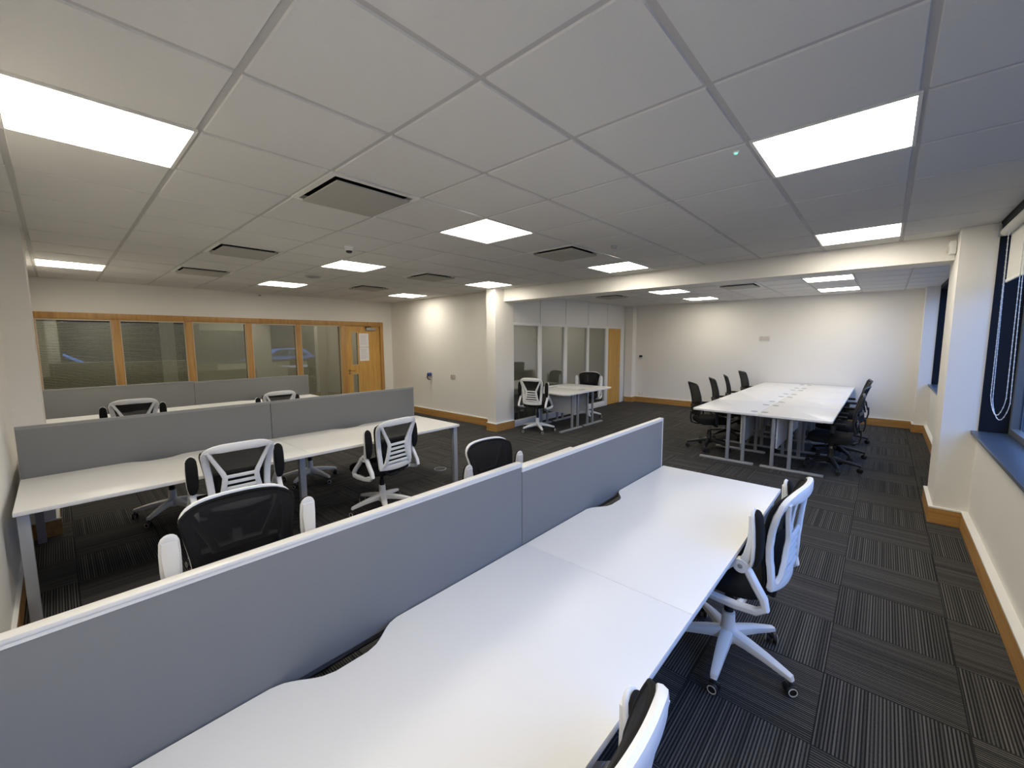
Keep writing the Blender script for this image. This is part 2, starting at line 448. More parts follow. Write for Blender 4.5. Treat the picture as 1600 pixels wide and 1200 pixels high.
# oak door with two vision panels
d1 = empty('door_1', (4.47, YG, 0)); d1['kind'] = 'structure'
X0, X1 = 0.004, 0.846
vu = (0.135, 0.285, 1.14, 1.89); vl = (0.135, 0.278, 0.34, 0.93)
dl = MB()
ya, yb = 0.01, 0.054
dl.box(X0, vu[0], ya, yb, 0.008, 2.036)
dl.box(vu[1], X1, ya, yb, 0.008, 2.036)
dl.box(vu[0], vu[1], ya, yb, vu[3], 2.036); dl.box(vu[0], vu[1], ya, yb, vl[3], vu[2]); dl.box(vu[0], vu[1], ya, yb, 0.008, vl[2])
dl.build('door_leaf', DOORWOOD, d1)
for v in (vu, vl):
    f = MB()
    f.box(v[0]-.012, v[0]+.008, ya-.008, yb+.008, v[2]-.012, v[3]+.012); f.box(v[1]-.008, v[1]+.012, ya-.008, yb+.008, v[2]-.012, v[3]+.012)
    f.box(v[0], v[1], ya-.008, yb+.008, v[2]-.012, v[2]+.008); f.box(v[0], v[1], ya-.008, yb+.008, v[3]-.008, v[3]+.012)
    fo = f.build('vision_frame', mat('pale_oak_bead', (0.55, 0.40, 0.2), 0.5), d1)
    MB().box(v[0]+.008, v[1]-.008, .028, .034, v[2]+.008, v[3]-.008).build('pane', GLASS_T, fo)
h = MB().lathe([(0.0, -.004), (.026, -.004), (.026, .006), (0, .006)], .06, ya-.004, 1.01, axis='Y')
h.tube([(.06, ya, 1.01), (.06, ya-.05, 1.01), (.075, ya-.058, 1.01), (.18, ya-.058, 1.01)], .009)
h.lathe([(0.0, -.004), (.022, -.004), (.022, .006), (0, .006)], .06, ya-.004, .945, axis='Y')
h.build('door_handle', mat('aged_brass', (0.30, 0.22, 0.12), 0.35, metal=0.8), d1)
cl = MB().box(.49, .72, ya-.055, ya, 1.935, 1.995, .006); cl.mi = 1; cl.tube([(.50, ya-.03, 2.0), (.44, ya-.06, 2.01), (.62, ya-.02, 2.03)], .008)
cl.build('door_closer', [SILVER, BLACKP], d1)
for z0, z1, lab in ((1.545, 1.868, 'upper of two printed paper sheets taped to the oak door'), (1.222, 1.538, 'lower of two printed paper sheets taped to the oak door')):
    e = empty('paper_notice', (4.79, YG+.0095, z0)); tagset(e, lab, 'paper', 'paper notices on the oak door')
    MB().box(0, .238, -.0015, 0, 0, z1-z0).build('sheet', PAPER, e)
    ink = MB()
    for r in range(7): ink.box(.03, .20-(r*37 % 5)*.012, -.0022, -.0015, (z1-z0)-.05-r*.033, (z1-z0)-.046-r*.033)
    ink.build('print', INK, e)

# venetian blinds behind the first two panes
def venetian(x0, x1, z0, z1, label):
    e = empty('venetian_blind', (x0, YG+.07, z1)); tagset(e, label, 'blind', 'venetian blinds behind the rear glazing')
    MB().box(0, x1-x0, -.02, .02, -.03, 0, .003).build('head_rail', SLAT, e)
    s_ = MB(); n = int((z1-z0-.05)/.024)
    for k in range(n):
        z = -.045-k*.024; L_ = x1-x0
        v = [s_.bm.verts.new(p) for p in ((0, -.011, z-.004), (L_, -.011, z-.004), (L_, .011, z+.004), (0, .011, z+.004))]
        v2 = [s_.bm.verts.new(q.co+Vector((0, 0, .0012))) for q in v]
        fs = [s_.bm.faces.new(v[::-1]), s_.bm.faces.new(v2)]+[s_.bm.faces.new((v[q], v[(q+1) % 4], v2[(q+1) % 4], v2[q])) for q in range(4)]
        s_._tag(fs)
    s_.build('slats', SLAT, e)
    MB().box(0, x1-x0, -.012, .012, z0-z1, z0-z1+.02, .003).build('bottom_rail', SLAT, e)
    c = MB()
    for f in (.15, .5, .85): c.tube([((x1-x0)*f, -.013, -.02), ((x1-x0)*f, -.013, z0-z1+.02)], .0015, 5)
    c.build('cords', BLINDF, e)
venetian(-0.15, 0.62, 0.15, 2.03, 'closed-down venetian blind behind the leftmost rear glass pane')
venetian(0.74, 1.22, 0.15, 2.03, 'venetian blind behind left half of the second rear glass pane')
venetian(1.42, 1.55, 0.15, 2.03, 'narrow strip of venetian blind beside the second oak post of the rear glazing')

# white glass partition of the meeting room
PM = [(5.87, 5.90), (6.67, 6.77), (7.58, 7.69), (8.52, 8.61), (9.40, 9.53)]
pt = MB()
for a, b in PM: pt.box(a, b, YP, YP+.09, 0, 2.02, .004)
pt.box(10.19, 10.33, YP, YP+.09, 0, 2.02, .004); pt.box(10.33, 10.46, YP+.02, YP+.09, 0, ZC)
pt.box(5.80, 10.33, YP+.002, YP+.088, 1.975, 2.03, .003)
for (a, b), (c, d) in zip(PM, PM[1:]): pt.box(b, c, YP, YP+.09, 0, 0.12, .004)
jx = [5.80]+[(a+b)/2 for a, b in PM[1:]]+[10.44]
for a, b in zip(jx, jx[1:]): pt.box(a+.008, b-.008, YP+.004, YP+.09, 2.03, ZC, .003)
pt.box(5.80, 10.44, YP+.02, YP+.08, 2.02, ZC)
struct(pt, 'trim_3', mat('white_partition', (0.74, 0.74, 0.73), 0.5))
for k, ((a, b), (c, d)) in enumerate(zip(PM, PM[1:])):
    struct(MB().box(b+.001, c-.001, YP+.035, YP+.041, 0.12, 1.975), 'window_%d' % (k+6), GLASS)
d2 = empty('door_2', (9.53, YP, 0)); d2['kind'] = 'structure'
MB().box(.004, .656, .012, .056, .008, 1.97).build('door_leaf', DOORWOOD, d2)
hb = MB().lathe([(0.0, -.004), (.026, -.004), (.026, .006), (0, .006)], .60, .008, 1.0, axis='Y').tube([(.60, .01, 1.0), (.60, -.04, 1.0), (.585, -.048, 1.0), (.48, -.048, 1.0)], .009)
hb.build('door_handle', SILVER, d2)

# windows in the right-hand wall
def window(n, x0, x1, posts, zt=ZC):
    e = empty('window_%d' % n, (x0, YW, SILLZ)); e['kind'] = 'structure'
    W, H = x1-x0, zt-SILLZ
    rv = MB().box(0, .012, -.235, -.002, 0, H).box(W-.012, W-.001, -.235, -.002, 0, H).box(0, W, -.235, -.002, H-.06, H+.03)
    rv.build('lining', NAVY, e)
    fr = MB().box(.012, W-.012, -.22, -.17, 0, .05).box(.012, W-.012, -.22, -.17, H-.11, H-.06).box(.012, .06, -.22, -.17, .05, H-.11).box(W-.06, W-.012, -.22, -.17, .05, H-.11)
    for p in posts: fr.box(p-.03, p+.03, -.22, -.17, .05, H-.11)
    fr.build('window_frame', FRAMEM, e)
    xs = [.06]+[v for p in posts for v in (p-.03, p+.03)]+[W-.06]
    for a, b in zip(xs[::2], xs[1::2]): MB().box(a, b, -.198, -.192, .05, H-.11).build('pane', GLASS_W, e)
    s_ = MB().box(-.02, W-.001, -.235, .04, -.03, -.001, .004)
    s_.build('window_sill', SILLM, e)
window(10, 0.10, 5.30, [1.30, 2.60, 3.90])
window(11, 6.05, 10.30, [1.06, 2.12, 3.18], ZB)

struct(MB().box(-40, 60, -60, -0.9, -0.35, -0.2), 'ground', ASPHALT)
ob = MB().box(-40, 60, -19, -18, -0.2, 4.6); ob.mi = 1  # unseen wall, added to hide the bright low sky from the glass reflections
for k in range(24): ob.box(-38+k*4, -36.2+k*4, -18.03, -17.98, 1.0, 2.6)
struct(ob, 'wall_sky_block', [mat('dark_brick', (0.06, 0.035, 0.028), 0.9, noise=0.2, nscale=6), DARK])
def car(x, y, rz, col, label):
    e = empty('parked_car', (x, y, -.2), rz); tagset(e, label, 'car', 'cars parked outside the windows')
    P = mat('car_paint', col, 0.25, spec=0.6)
    b = MB().prism([(-2.1, .28), (-2.15, .62), (-2.05, .86), (-1.1, .95), (1.55, .98), (2.05, .93), (2.15, .65), (2.1, .28)], 'Y', -.86, .86, .06, True)
    b.build('body', P, e)
    MB().prism([(-1.15, .94), (-.45, 1.40), (-.1, 1.46), (1.0, 1.46), (1.3, 1.40), (1.75, .96)], 'Y', -.74, .74, .07, True).build('cabin', P, e)
    for s_ in (-1, 1):
        g = MB()
        g.prism([(-.85, 1.0), (-.38, 1.34), (.28, 1.39), (.28, 1.0)], 'Y', *sorted((s_*.735, s_*.752))); g.prism([(.36, 1.0), (.36, 1.39), (.95, 1.39), (1.38, 1.02)], 'Y', *sorted((s_*.735, s_*.752)))
        g.build('side_windows', BLACKP, e)
    for wx in (-1.35, 1.3):
        for s_ in (-1, 1):
            wh = MB().lathe([(0, -.1), (.28, -.1), (.31, -.06), (.31, .06), (.28, .1), (0, .1)], wx, s_*.80, .31, axis='Y', seg=24)
            wh.mi = 1; wh.lathe([(0, -.105), (.19, -.105), (.19, .105), (0, .105)], wx, s_*.80, .31, axis='Y', seg=18)
            wh.build('wheel', [BLACKP, SILVER], e)
car(-0.2, -9.0, PI, (0.55, 0.58, 0.62), 'silver car parked outside, mirrored in the leftmost rear pane')
car(9.7, -10.5, 0.0, (0.22, 0.27, 0.36), 'blue car parked outside, mirrored in the fourth rear pane')

# ------------------------------------------------------------------ ceiling lights and vents
def light_proto():
    e = empty('ceiling_light', (0, 0, 0))
    f = MB(); o, i_ = .298, .284
    f.box(-o, o, -o, -i_, -.003, .02); f.box(-o, o, i_, o, -.003, .02); f.box(-o, -i_, -i_, i_, -.003, .02); f.box(i_, o, -i_, i_, -.003, .02)
    f.build('frame', WHITE_SATIN, e)
    MB().box(-i_, i_, -i_, i_, .002, .012).build('diffuser', LAMPM, e)
    return e
LLAB = {(2, -2): 'lit square ceiling panel nearest the window wall, upper right of the photo', (6, -2): 'lit square ceiling panel against the beam at its window end',
        (-2, 2): 'large lit square ceiling panel at upper left of the photo', (2, 2): 'lit square ceiling panel in the middle of the main ceiling',
        (6, 2): 'lit square ceiling panel in front of the middle of the beam', (2, 6): 'lit square ceiling panel beside the smoke detector',
        (6, 6): 'lit square ceiling panel just above the pillar at the left beam end', (-2, 10): 'lit square ceiling panel above the leftmost rear panes near the left wall',
        (2, 10): 'lit square ceiling panel near the rear glazed wall, above its middle panes', (6, 10): 'lit square ceiling panel in the corner above the oak door',
        (-2, -2): 'lit square ceiling panel over the camera corner'}
LLAB_B = {(0, 0): 'lit ceiling panel beyond the beam on the window side, nearer the beam', (3, 0): 'lit ceiling panel beyond the beam on the window side, against the end wall',
          (0, 4): 'lit ceiling panel beyond the beam on the glass partition side, nearer the beam', (3, 4): 'lit ceiling panel beyond the beam on the partition side, against the end wall'}
lp = light_proto(); first = True
for lst, lab, x0, y0, zc in ((LIGHTS, LLAB, GX, GY, ZC), (LIGHTS_B, LLAB_B, BX0, BY0, ZB)):
    for ij in lst:
        o = lp if first else copy_tree(lp); first = False
        o.location = (x0+(ij[0]+.5)*T, y0+(ij[1]+.5)*T, zc)
        tagset(o, lab[ij], 'ceiling light', 'square ceiling light panels')
def vent_proto():
    e = empty('ceiling_vent', (0, 0, 0)); o = .296
    f = MB(); i_ = .262
    f.box(-o, o, -o, -i_, -.004, .02); f.box(-o, o, i_, o, -.004, .02); f.box(-o, -i_, -i_, i_, -.004, .02); f.box(i_, o, -i_, i_, -.004, .02)
    f.build('frame', WHITE_SATIN, e)
    d = MB(); d.box(-i_, i_, -i_, i_, .09, .10)
    for a in ((-i_-.006, -i_, -i_, i_), (i_, i_+.006, -i_, i_), (-i_, i_, -i_-.006, -i_), (-i_, i_, i_, i_+.006)): d.box(*a, .02, .10)
    d.build('duct', DARK, e)
    q = .246
    p = MB().box(-q, q, -q, q, -.026, -.014, .003); p.mi = 1
    for sx in (-1, 1):
        for sy in (-1, 1): p.box(sx*.2-.006, sx*.2+.006, sy*.2-.006, sy*.2+.006, -.016, .095)
    p.build('plate', [VENTM, DARK], e)
    return e
VLAB = {(0, 2): 'nearest and largest looking ceiling vent, left of centre', (0, 6): 'ceiling vent second from the camera in the left line of vents', (0, 9): 'ceiling vent furthest back in the left line of vents',
        (4, 2): 'dark edged ceiling vent between centre light and beam', (4, 6): 'ceiling vent left of the light above the pillar', (4, 9): 'ceiling vent near the rear glazing and oak door corner'}
VLAB_B = {(0, 2): 'ceiling vent beyond the beam above the long white desk cluster', (0, 6): 'ceiling vent beyond the beam close to the glass partition'}
vp = vent_proto(); first = True
for lst, lab, x0, y0, zc in ((VENTS, VLAB, GX, GY, ZC), (VENTS_B, VLAB_B, BX0, BY0, ZB)):
    for ij in lst:
        o = vp if first else copy_tree(vp); first = False
        o.location = (x0+(ij[0]+.5)*T, y0+(ij[1]+.5)*T, zc)
        tagset(o, lab[ij], 'vent', 'square ceiling vents')

# small ceiling fittings
def disc(name, x, y, prof, m, label, cat, extra=None):
    e = empty(name, (x, y, ZC)); tagset(e, label, cat)
    MB().lathe(prof, seg=28).build('body', m, e)
    if extra: extra(e)
    return e
def det(e):
    MB().lathe([(0, -.062), (.022, -.062), (.03, -.05), (.03, -.042), (0, -.042)]).build('sensor_cage', BLACKP, e)
disc('smoke_detector', 2.05, 4.04, [(0, 0), (.048, 0), (.048, -.012), (.042, -.028), (.032, -.043), (0, -.043)], PLASTIC, 'round white smoke detector hanging from the ceiling', 'smoke detector', det)
def rings(e):
    mb = MB()
    for r in (.03, .06, .085): mb.tube([(r*math.cos(a*PI/12), r*math.sin(a*PI/12), -.011) for a in range(24)], .004, 6, closed=True)
    mb.build('grille_rings', LEG, e)
disc('ceiling_speaker', 2.60, 6.24, [(0, 0), (.11, 0), (.11, -.006), (.10, -.01), (0, -.01)], TBAR, 'flat round grey ceiling speaker near the rear lights', 'speaker', rings)
disc('ceiling_sensor', 3.85, 2.09, [(0, 0), (.032, 0), (.03, -.012), (.018, -.026), (0, -.028)], LEG, 'tiny dark round ceiling sensor near the vent before the beam', 'sensor')
def led(e): MB().lathe([(0, -.010), (.008, -.010), (.007, -.015), (0, -.016)], seg=12).build('led', LED, e)
disc('emergency_indicator', 2.377, 0.623, [(0, 0), (.016, 0), (.015, -.006), (.010, -.010), (0, -.010)], PLASTIC, 'tiny indicator glowing green on a ceiling tile', 'indicator light', led)
e = empty('motion_detector', (5.55, -0.34, 2.50)); tagset(e, 'small white motion detector where the beam meets the right pillar', 'motion detector')
MB().box(-.045, .045, -.078, -.03, -.06, .06, .012).build('housing', WHITE_SATIN, e)
MB().lathe([(0, .03), (.012, .028), (.026, .016), (.03, 0), (0, 0)], 0, -.031, -.015, axis='Y', seg=18).build('lens', PLATE, e)
e = empty('wall_sensor', (2.76, YG-.002, 2.58)); tagset(e, 'tiny pale sensor high on the rear wall above the glazing', 'sensor')
MB().box(-.035, .035, -.03, 0, -.02, .02, .006).build('housing', WHITE_SATIN, e); MB().box(-.02, .02, -.034, -.029, -.006, .006).build('lens', BLACKP, e)

# wall fittings
def socket_plate(name, loc, rz, w_, h_, m, label, cat, dark=True):
    e = empty(name, loc, rz); tagset(e, label, cat)
    MB().box(-w_/2, w_/2, -.012, 0, -h_/2, h_/2, .003).build('face_plate', m, e)
    for sx in (-1, 1):
        s_ = MB()
        c = sx*w_*.25
        for dx, dz, a, b in ((0, .016, .004, .008), (-.011, -.008, .007, .004), (.011, -.008, .007, .004)):
            s_.box(c+dx-a/2, c+dx+a/2, -.0135, -.011, dz-b/2, dz+b/2)
        s_.box(c-.006, c+.006, -.018, -.011, h_*.28, h_*.28+.014)
        s_.build('socket_outlet', BLACKP if dark else LEG, e)
    return e
socket_plate('wall_socket', (XB-.001, 6.80, 0.92), PI/2*-1, .15, .09, PLATE, 'double wall socket plate on the inner wall, nearer the pillar', 'wall socket')
e = socket_plate('industrial_socket', (XB-.001, 7.62, 0.95), -PI/2, .17, .12, WHITE_SATIN, 'white socket box with blue plug on the inner wall', 'wall socket')
MB().lathe([(0, 0), (.036, 0), (.04, -.06), (.036, -.085), (0, -.085)], .06, -.012, -.012, axis='Y', seg=20).build('plug', BLUEP, e)
MB().tube([(.06, -.10, -.02), (.06, -.12, -.07), (.055, -.08, -.12), (.05, -.03, -.13)], .012).build('cable', BLACKP, e)
socket_plate('wall_socket', (XE-.001, 2.02, 1.705), -PI/2, .20, .09, PLATE, 'twin wall socket plate high on the end wall above the desks', 'wall socket', False)
e = empty('thermostat', (XE-.001, 4.90, 1.225), -PI/2); tagset(e, 'small thermostat with dark display on the end wall', 'thermostat')
MB().box(-.06, .06, -.022, 0, -.065, .065, .005).build('housing', WHITE_SATIN, e)
MB().box(-.045, .045, -.025, -.021, -.01, .05, .002).build('display', BLACKP, e)
MB().box(-.045, -.01, -.026, -.021, -.045, -.025, .002).box(.01, .045, -.026, -.021, -.045, -.025, .002).build('buttons', LEG, e)
socket_plate('wall_socket', (XE-.001, 4.88, 0.215), -PI/2, .16, .09, WHITE_SATIN, 'low white socket plate just above the end wall skirting', 'wall socket')
e = empty('floor_outlet', (3.28, 4.25, 0.0)); tagset(e, 'round floor outlet with a thin metal rim in the carpet', 'floor outlet')
MB().tube([(.075*math.cos(a*PI/16), .075*math.sin(a*PI/16), .003) for a in range(32)], .004, 8, closed=True).build('rim', SILVER, e)
MB().lathe([(0, .0), (.072, .0), (.072, .004), (0, .004)]).build('lid', mat('dark_lid', (0.04, 0.04, 0.04), 0.8), e)

# roller blind at the window end by the pillar
e = empty('roller_blind', (5.25, -0.665, 2.54)); tagset(e, 'white roller blind half drawn up at the window beside the right pillar', 'blind')
MB().lathe([(0, -1.6), (.032, -1.6), (.032, 0), (0, 0)], axis='X', seg=20).build('tube', BLINDF, e)
MB().box(-1.58, -.02, -.030, -.0275, -.385, 0).build('fabric', BLINDF, e)
MB().box(-1.58, -.02, -.036, -.022, -.41, -.385, .004).build('bottom_bar', WHITE_SATIN, e)
bk = MB().box(-.005, .02, -.04, .04, -.03, .065, .003); bk.build('bracket', LEG, e)
ch = MB()
def chain_pts(y0, x1, zb):
    L_ = []
    a, b = Vector((-.40, .038, -.03)), Vector((x1, -.01, -.03))
    p0, p1 = Vector((-.40, .02+y0, zb+.14)), Vector((x1, -.03+y0, zb+.14))
    n = 60
    for k in range(n): L_.append(a.lerp(p0, k/n))
    for k in range(17):
        t = k/16; q = p0.lerp(p1, t); q.z -= .14*math.sin(PI*t)**.7 if 0 < t < 1 else 0; L_.append(q)
    for k in range(n): L_.append(p1.lerp(b, (k+1)/n))
    return L_
for y0, x1, zb in ((.0, -.66, -1.47), (.012, -.60, -1.44)):
    P = chain_pts(y0, x1, zb); ch.tube(P, .0022, 5)
    for k in range(0, len(P), 2): ch.lathe([(0, -.005), (.0042, -.002), (.0042, .002), (0, .005)], *P[k], seg=6)
ch.build('pull_chain', mat('chain_plastic', (0.75, 0.78, 0.8), 0.4), e)

# ------------------------------------------------------------------ bench desks with screens
def scallop_top(x0, x1, yf, yb, z, th, s, with_scallop=True):
    """yf user edge, yb back edge, s=+1 back edge lies at larger y; bay cut into the back edge"""
    xc, hw, dp = (x0+x1)/2-.08, .20, .075
    back = []
    n = 24
    for k in range(n+1):
        t = k/n; x = xc-hw+2*hw*t
        prof = 0.5-0.5*math.cos(min(1, min(t, 1-t)/.38)*PI)
        back.append((x, yb-s*dp*prof))
    pts = [(x0, yf), (x1, yf), (x1, yb)]+back[::-1]+[(x0, yb)]
    return MB().prism(pts, 'Z', z-th, z, bevel=.002)
def bench_desk(x0, x1, yf, yb, label, group, lx, z=.73, back_legs=False):
    s = 1 if yb > yf else -1
    e = empty('bench_desk', ((x0+x1)/2, (yf+yb)/2, 0)); tagset(e, label, 'desk', group)
    def put(o): o.location = -Vector(e.location); return o
    put(scallop_top(x0, x1, yf, yb, z, .025, s).build('tabletop', DESK, e))
    for x, inset in lx:
        for y in ((yf+s*(.03+inset), yb-s*.09) if back_legs else (yf+s*(.03+inset),)):
            a, b = sorted((y, y+s*.05))
            put(MB().box(x, x+.05, a, b, 0.0, z-.026, .003).build('leg', LEG, e))
    fr = MB()
    for y in (yf+s*.20, yb-s*.065): fr.box(x0+.03, x1-.03, y-.02, y+.02, z-.07, z-.0262)
    for x, inset in lx: fr.box(x+.002, x+.048, min(yf, yb)+(.0 if s < 0 else .06+inset), max(yf, yb)-(.0 if s > 0 else .06+inset), z-.075, z-.0265)
    put(fr.build('underframe', LEG, e))
    ct = MB()
    a, b = sorted((yb-s*.20, yb-s*.10))
    ct.box(x0+.25, x1-.25, a, b, z-.15, z-.145); ct.box(x0+.25, x1-.25, a, a+.005, z-.15, z-.09); ct.box(x0+.25, x1-.25, b-.005, b, z-.15, z-.09)
    for q in (x0+.35, x1-.38): ct.box(q, q+.03, a, b, z-.09, z-.0268)
    put(ct.build('cable_tray', LEG, e))
    return e
def desk_screen(x0, x1, y, z0, z1, label, right_end, tm=TRIM):
    e = empty('desk_screen', ((x0+x1)/2, y, z0)); tagset(e, label, 'desk screen', 'grey fabric desk screens')
    hw = (x1-x0)/2; H = z1-z0
    MB().box(-hw+.002, hw-.002, -.0125, .0125, 0, H-.012, .003).build('panel', SCREEN, e)
    t = MB().box(-hw+.001, hw-.001, -.0165, .0165, H-.011, H, .002)
    t.box(-hw+.001, hw-.001, -.0138, .0138, H-.021, H-.011)
    if right_end: t.box(hw-.010, hw, -.0145, .0145, 0, H-.011, .002)
    t.build('edge_trim', tm, e)
    return e
ROWS = [  # x0, xm, x1, near front, near back, screen y, far back, far front, screen tops
    ('nearest row', -0.21, 1.413, 3.035, 0.435, 1.195, 1.2125, 1.23, 2.045, (1.125, 1.100)),
    ('middle row', -0.235, 1.39, 3.045, 3.57, 4.425, 4.4425, 4.46, 5.24, (1.10, 1.10)),
    ('rear row', -0.19, 1.39, 3.06, 6.87, 7.725, 7.7425, 7.76, 8.56, (1.10, 1.085))]
DL = {('nearest row', 0): ('white bench desk at the bottom of the photo, nearest the camera', 'white bench desk at the near row end beside the white chair and window aisle'),
      ('middle row', 0): ('white bench desk of the middle row, against the left wall', 'white bench desk at the right end of the middle row'),
      ('rear row', 0): ('white bench desk of the rear row, at the left wall', 'white bench desk at the right end of the rear row'),
      ('nearest row', 1): ('white bench desk behind the near grey screen, left end', 'white bench desk behind the near grey screen, its edge just showing at the right'),
      ('middle row', 1): ('white bench desk hidden behind the middle grey screen, left end', 'white bench desk hidden behind the middle grey screen, right end')}
SL = {'nearest row': ('long grey fabric screen on the nearest desk row, left half', 'grey fabric screen on the nearest desk row, right half with white end edge'),
      'middle row': ('grey fabric screen on the middle desk row, left half against the wall', 'grey fabric screen on the middle desk row, right half'),
      'rear row': ('grey fabric screen on the rear desk row, left half below the blinds', 'grey fabric screen on the rear desk row, right half below the glass panes')}
for nm, x0, xm, x1, nf, nb, ys, fb, ff, tops in ROWS:
    a, b = DL[(nm, 0)]
    bench_desk(x0, xm-.0008, nf, nb, a, 'white bench desks', ((x0+.01, 0),), back_legs=nm == 'rear row'); bench_desk(xm+.0008, x1, nf, nb, b, 'white bench desks', ((xm-.025, .16), (x1-.06, 0)), back_legs=nm == 'rear row')
    if (nm, 1) in DL:
        a, b = DL[(nm, 1)]
        bench_desk(x0, xm-.0008, ff, fb, a, 'white bench desks', ((x0+.01, 0),), back_legs=nm == 'rear row'); bench_desk(xm+.0008, x1, ff, fb, b, 'white bench desks', ((xm-.025, .16), (x1-.06, 0)), back_legs=nm == 'rear row')
    xj = xm-.02; tm_ = TRIM if nm == 'nearest row' else GREYTRIM
    desk_screen(x0, xj, ys, .705, tops[0], SL[nm][0], False, tm_); desk_screen(xj, x1-.02, ys, .705, tops[1], SL[nm][1], True, tm_)

# ------------------------------------------------------------------ cantilever-leg desks
def office_desk(loc, rz, L_, D, label, group, grom=True, corner=.03):
    """local x: 0..L along the user edge, y: 0 user edge .. D back edge"""
    e = empty('office_desk', loc, rz); tagset(e, label, 'desk', group); z = .73
    out = []
    for (cx, cy, a0) in ((corner, corner, PI), (L_-corner, corner, 1.5*PI)):
        for k in range(6): out.append((cx+corner*math.cos(a0+k*PI/10), cy+corner*math.sin(a0+k*PI/10)))
    out += [(L_, D), (0, D)]
    MB().prism(out, 'Z', z-.025, z, bevel=.002).build('tabletop', DESK, e)
    for x in (.20, L_-.20):
        lg = MB()
        lg.box(x-.030, x+.030, .06, D-.04, 0.0, .030, .008)
        for y in (D-.36, D-.17): lg.box(x-.018, x+.018, y-.021, y+.021, .028, z-.06, .006)
        lg.box(x-.025, x+.025, .10, D-.06, z-.062, z-.0255, .004)
        lg.build('leg', SILVER, e)
    bm_ = MB().box(.22, L_-.22, D-.19, D-.15, z-.10, z-.062); bm_.build('beam', SILVER, e)
    MB().box(.222, L_-.222, D-.215, D-.197, .27, z-.0258, .001).build('modesty_panel', DESK, e)
    if grom:
        for x in (.22, L_-.22):
            g = MB().lathe([(0, 0), (.04, 0), (.04, .003), (.034, .004), (0, .004)], x, D-.06, z, seg=20)
            g.build('cable_grommet', LEG, e)
    return e
XD0, LD, YD = 5.95, 1.168, 1.175
names = ['nearest the camera', 'second from the near end', 'third from the near end', 'at the end wall']
for k in range(4):
    office_desk((XD0+k*LD, .395, 0), 0, LD-.0015, YD-.395-.001, 'white desk of the far cluster, window side, '+names[k], 'white desks of the far cluster')
for k in range(4):
    office_desk((XD0+(k+1)*LD, 1.955, 0), PI, LD-.0015, 1.955-YD-.001, 'white desk of the far cluster, side away from the window, '+names[k], 'white desks of the far cluster')
office_desk((5.985, 5.22, 0), -PI/2, 1.13, .80, 'white desk by the glass partition, left of the pair', 'white desk pair at the glass partition', corner=.06)
office_desk((7.588, 4.09, 0), PI/2, 1.13, .80, 'white desk by the glass partition, right of the pair', 'white desk pair at the glass partition', corner=.06)

# ------------------------------------------------------------------ chairs
def star_base(e, m, rim, r=.30):
    b = MB()
    for k in range(5):
        a = k*2*PI/5; d = Vector((math.cos(a), math.sin(a), 0))
        pts = [d*.03+Vector((0, 0, .128)), d*.10+Vector((0, 0, .122)), d*.19+Vector((0, 0, .108)), d*.27+Vector((0, 0, .090)), d*.305+Vector((0, 0, .082)), d*.312+Vector((0, 0, .070))]
        b.tube(pts, None, 10, flat=[(.034, .030), (.031, .025), (.026, .020), (.021, .016), (.018, .014), (.014, .008)], normal=Vector((0, 0, 1)))
    b.lathe([(0, .085), (.040, .085), (.046, .10), (.044, .145), (.034, .165), (.031, .245), (0, .245)], seg=24)
    bo = b.build('base', m, e)
    c = MB()
    for s in (-1, 1):
        c.mi = 0; c.lathe([(0, -.009), (.022, -.009), (.027, -.005), (.027, .006), (.022, .010), (0, .010)], s*.016, 0, .027, axis='X', seg=20)
        c.mi = 1; c.lathe([(.0165, -.0012), (.021, -.0012), (.021, .0012), (.0165, .0012), (.0165, -.0012)], s*.0265, 0, .027, axis='X', seg=20, loop=True)
    c.mi = 0
    c.box(-.012, .012, -.022, .014, .032, .058, .006); c.tube([(0, .0, .05), (0, .0, .085)], .007, 8)
    c0 = c.build('caster', [BLACKP, rim], bo)
    for k in range(5):
        a = k*2*PI/5
        o = c0 if k == 0 else c0.copy()
        if k: C.objects.link(o); o.parent = bo
        o.location = (.305*math.cos(a), .305*math.sin(a), 0.0); o.rotation_euler = (0, 0, a+(k*1.9 % 2.5)-.8)
    return bo

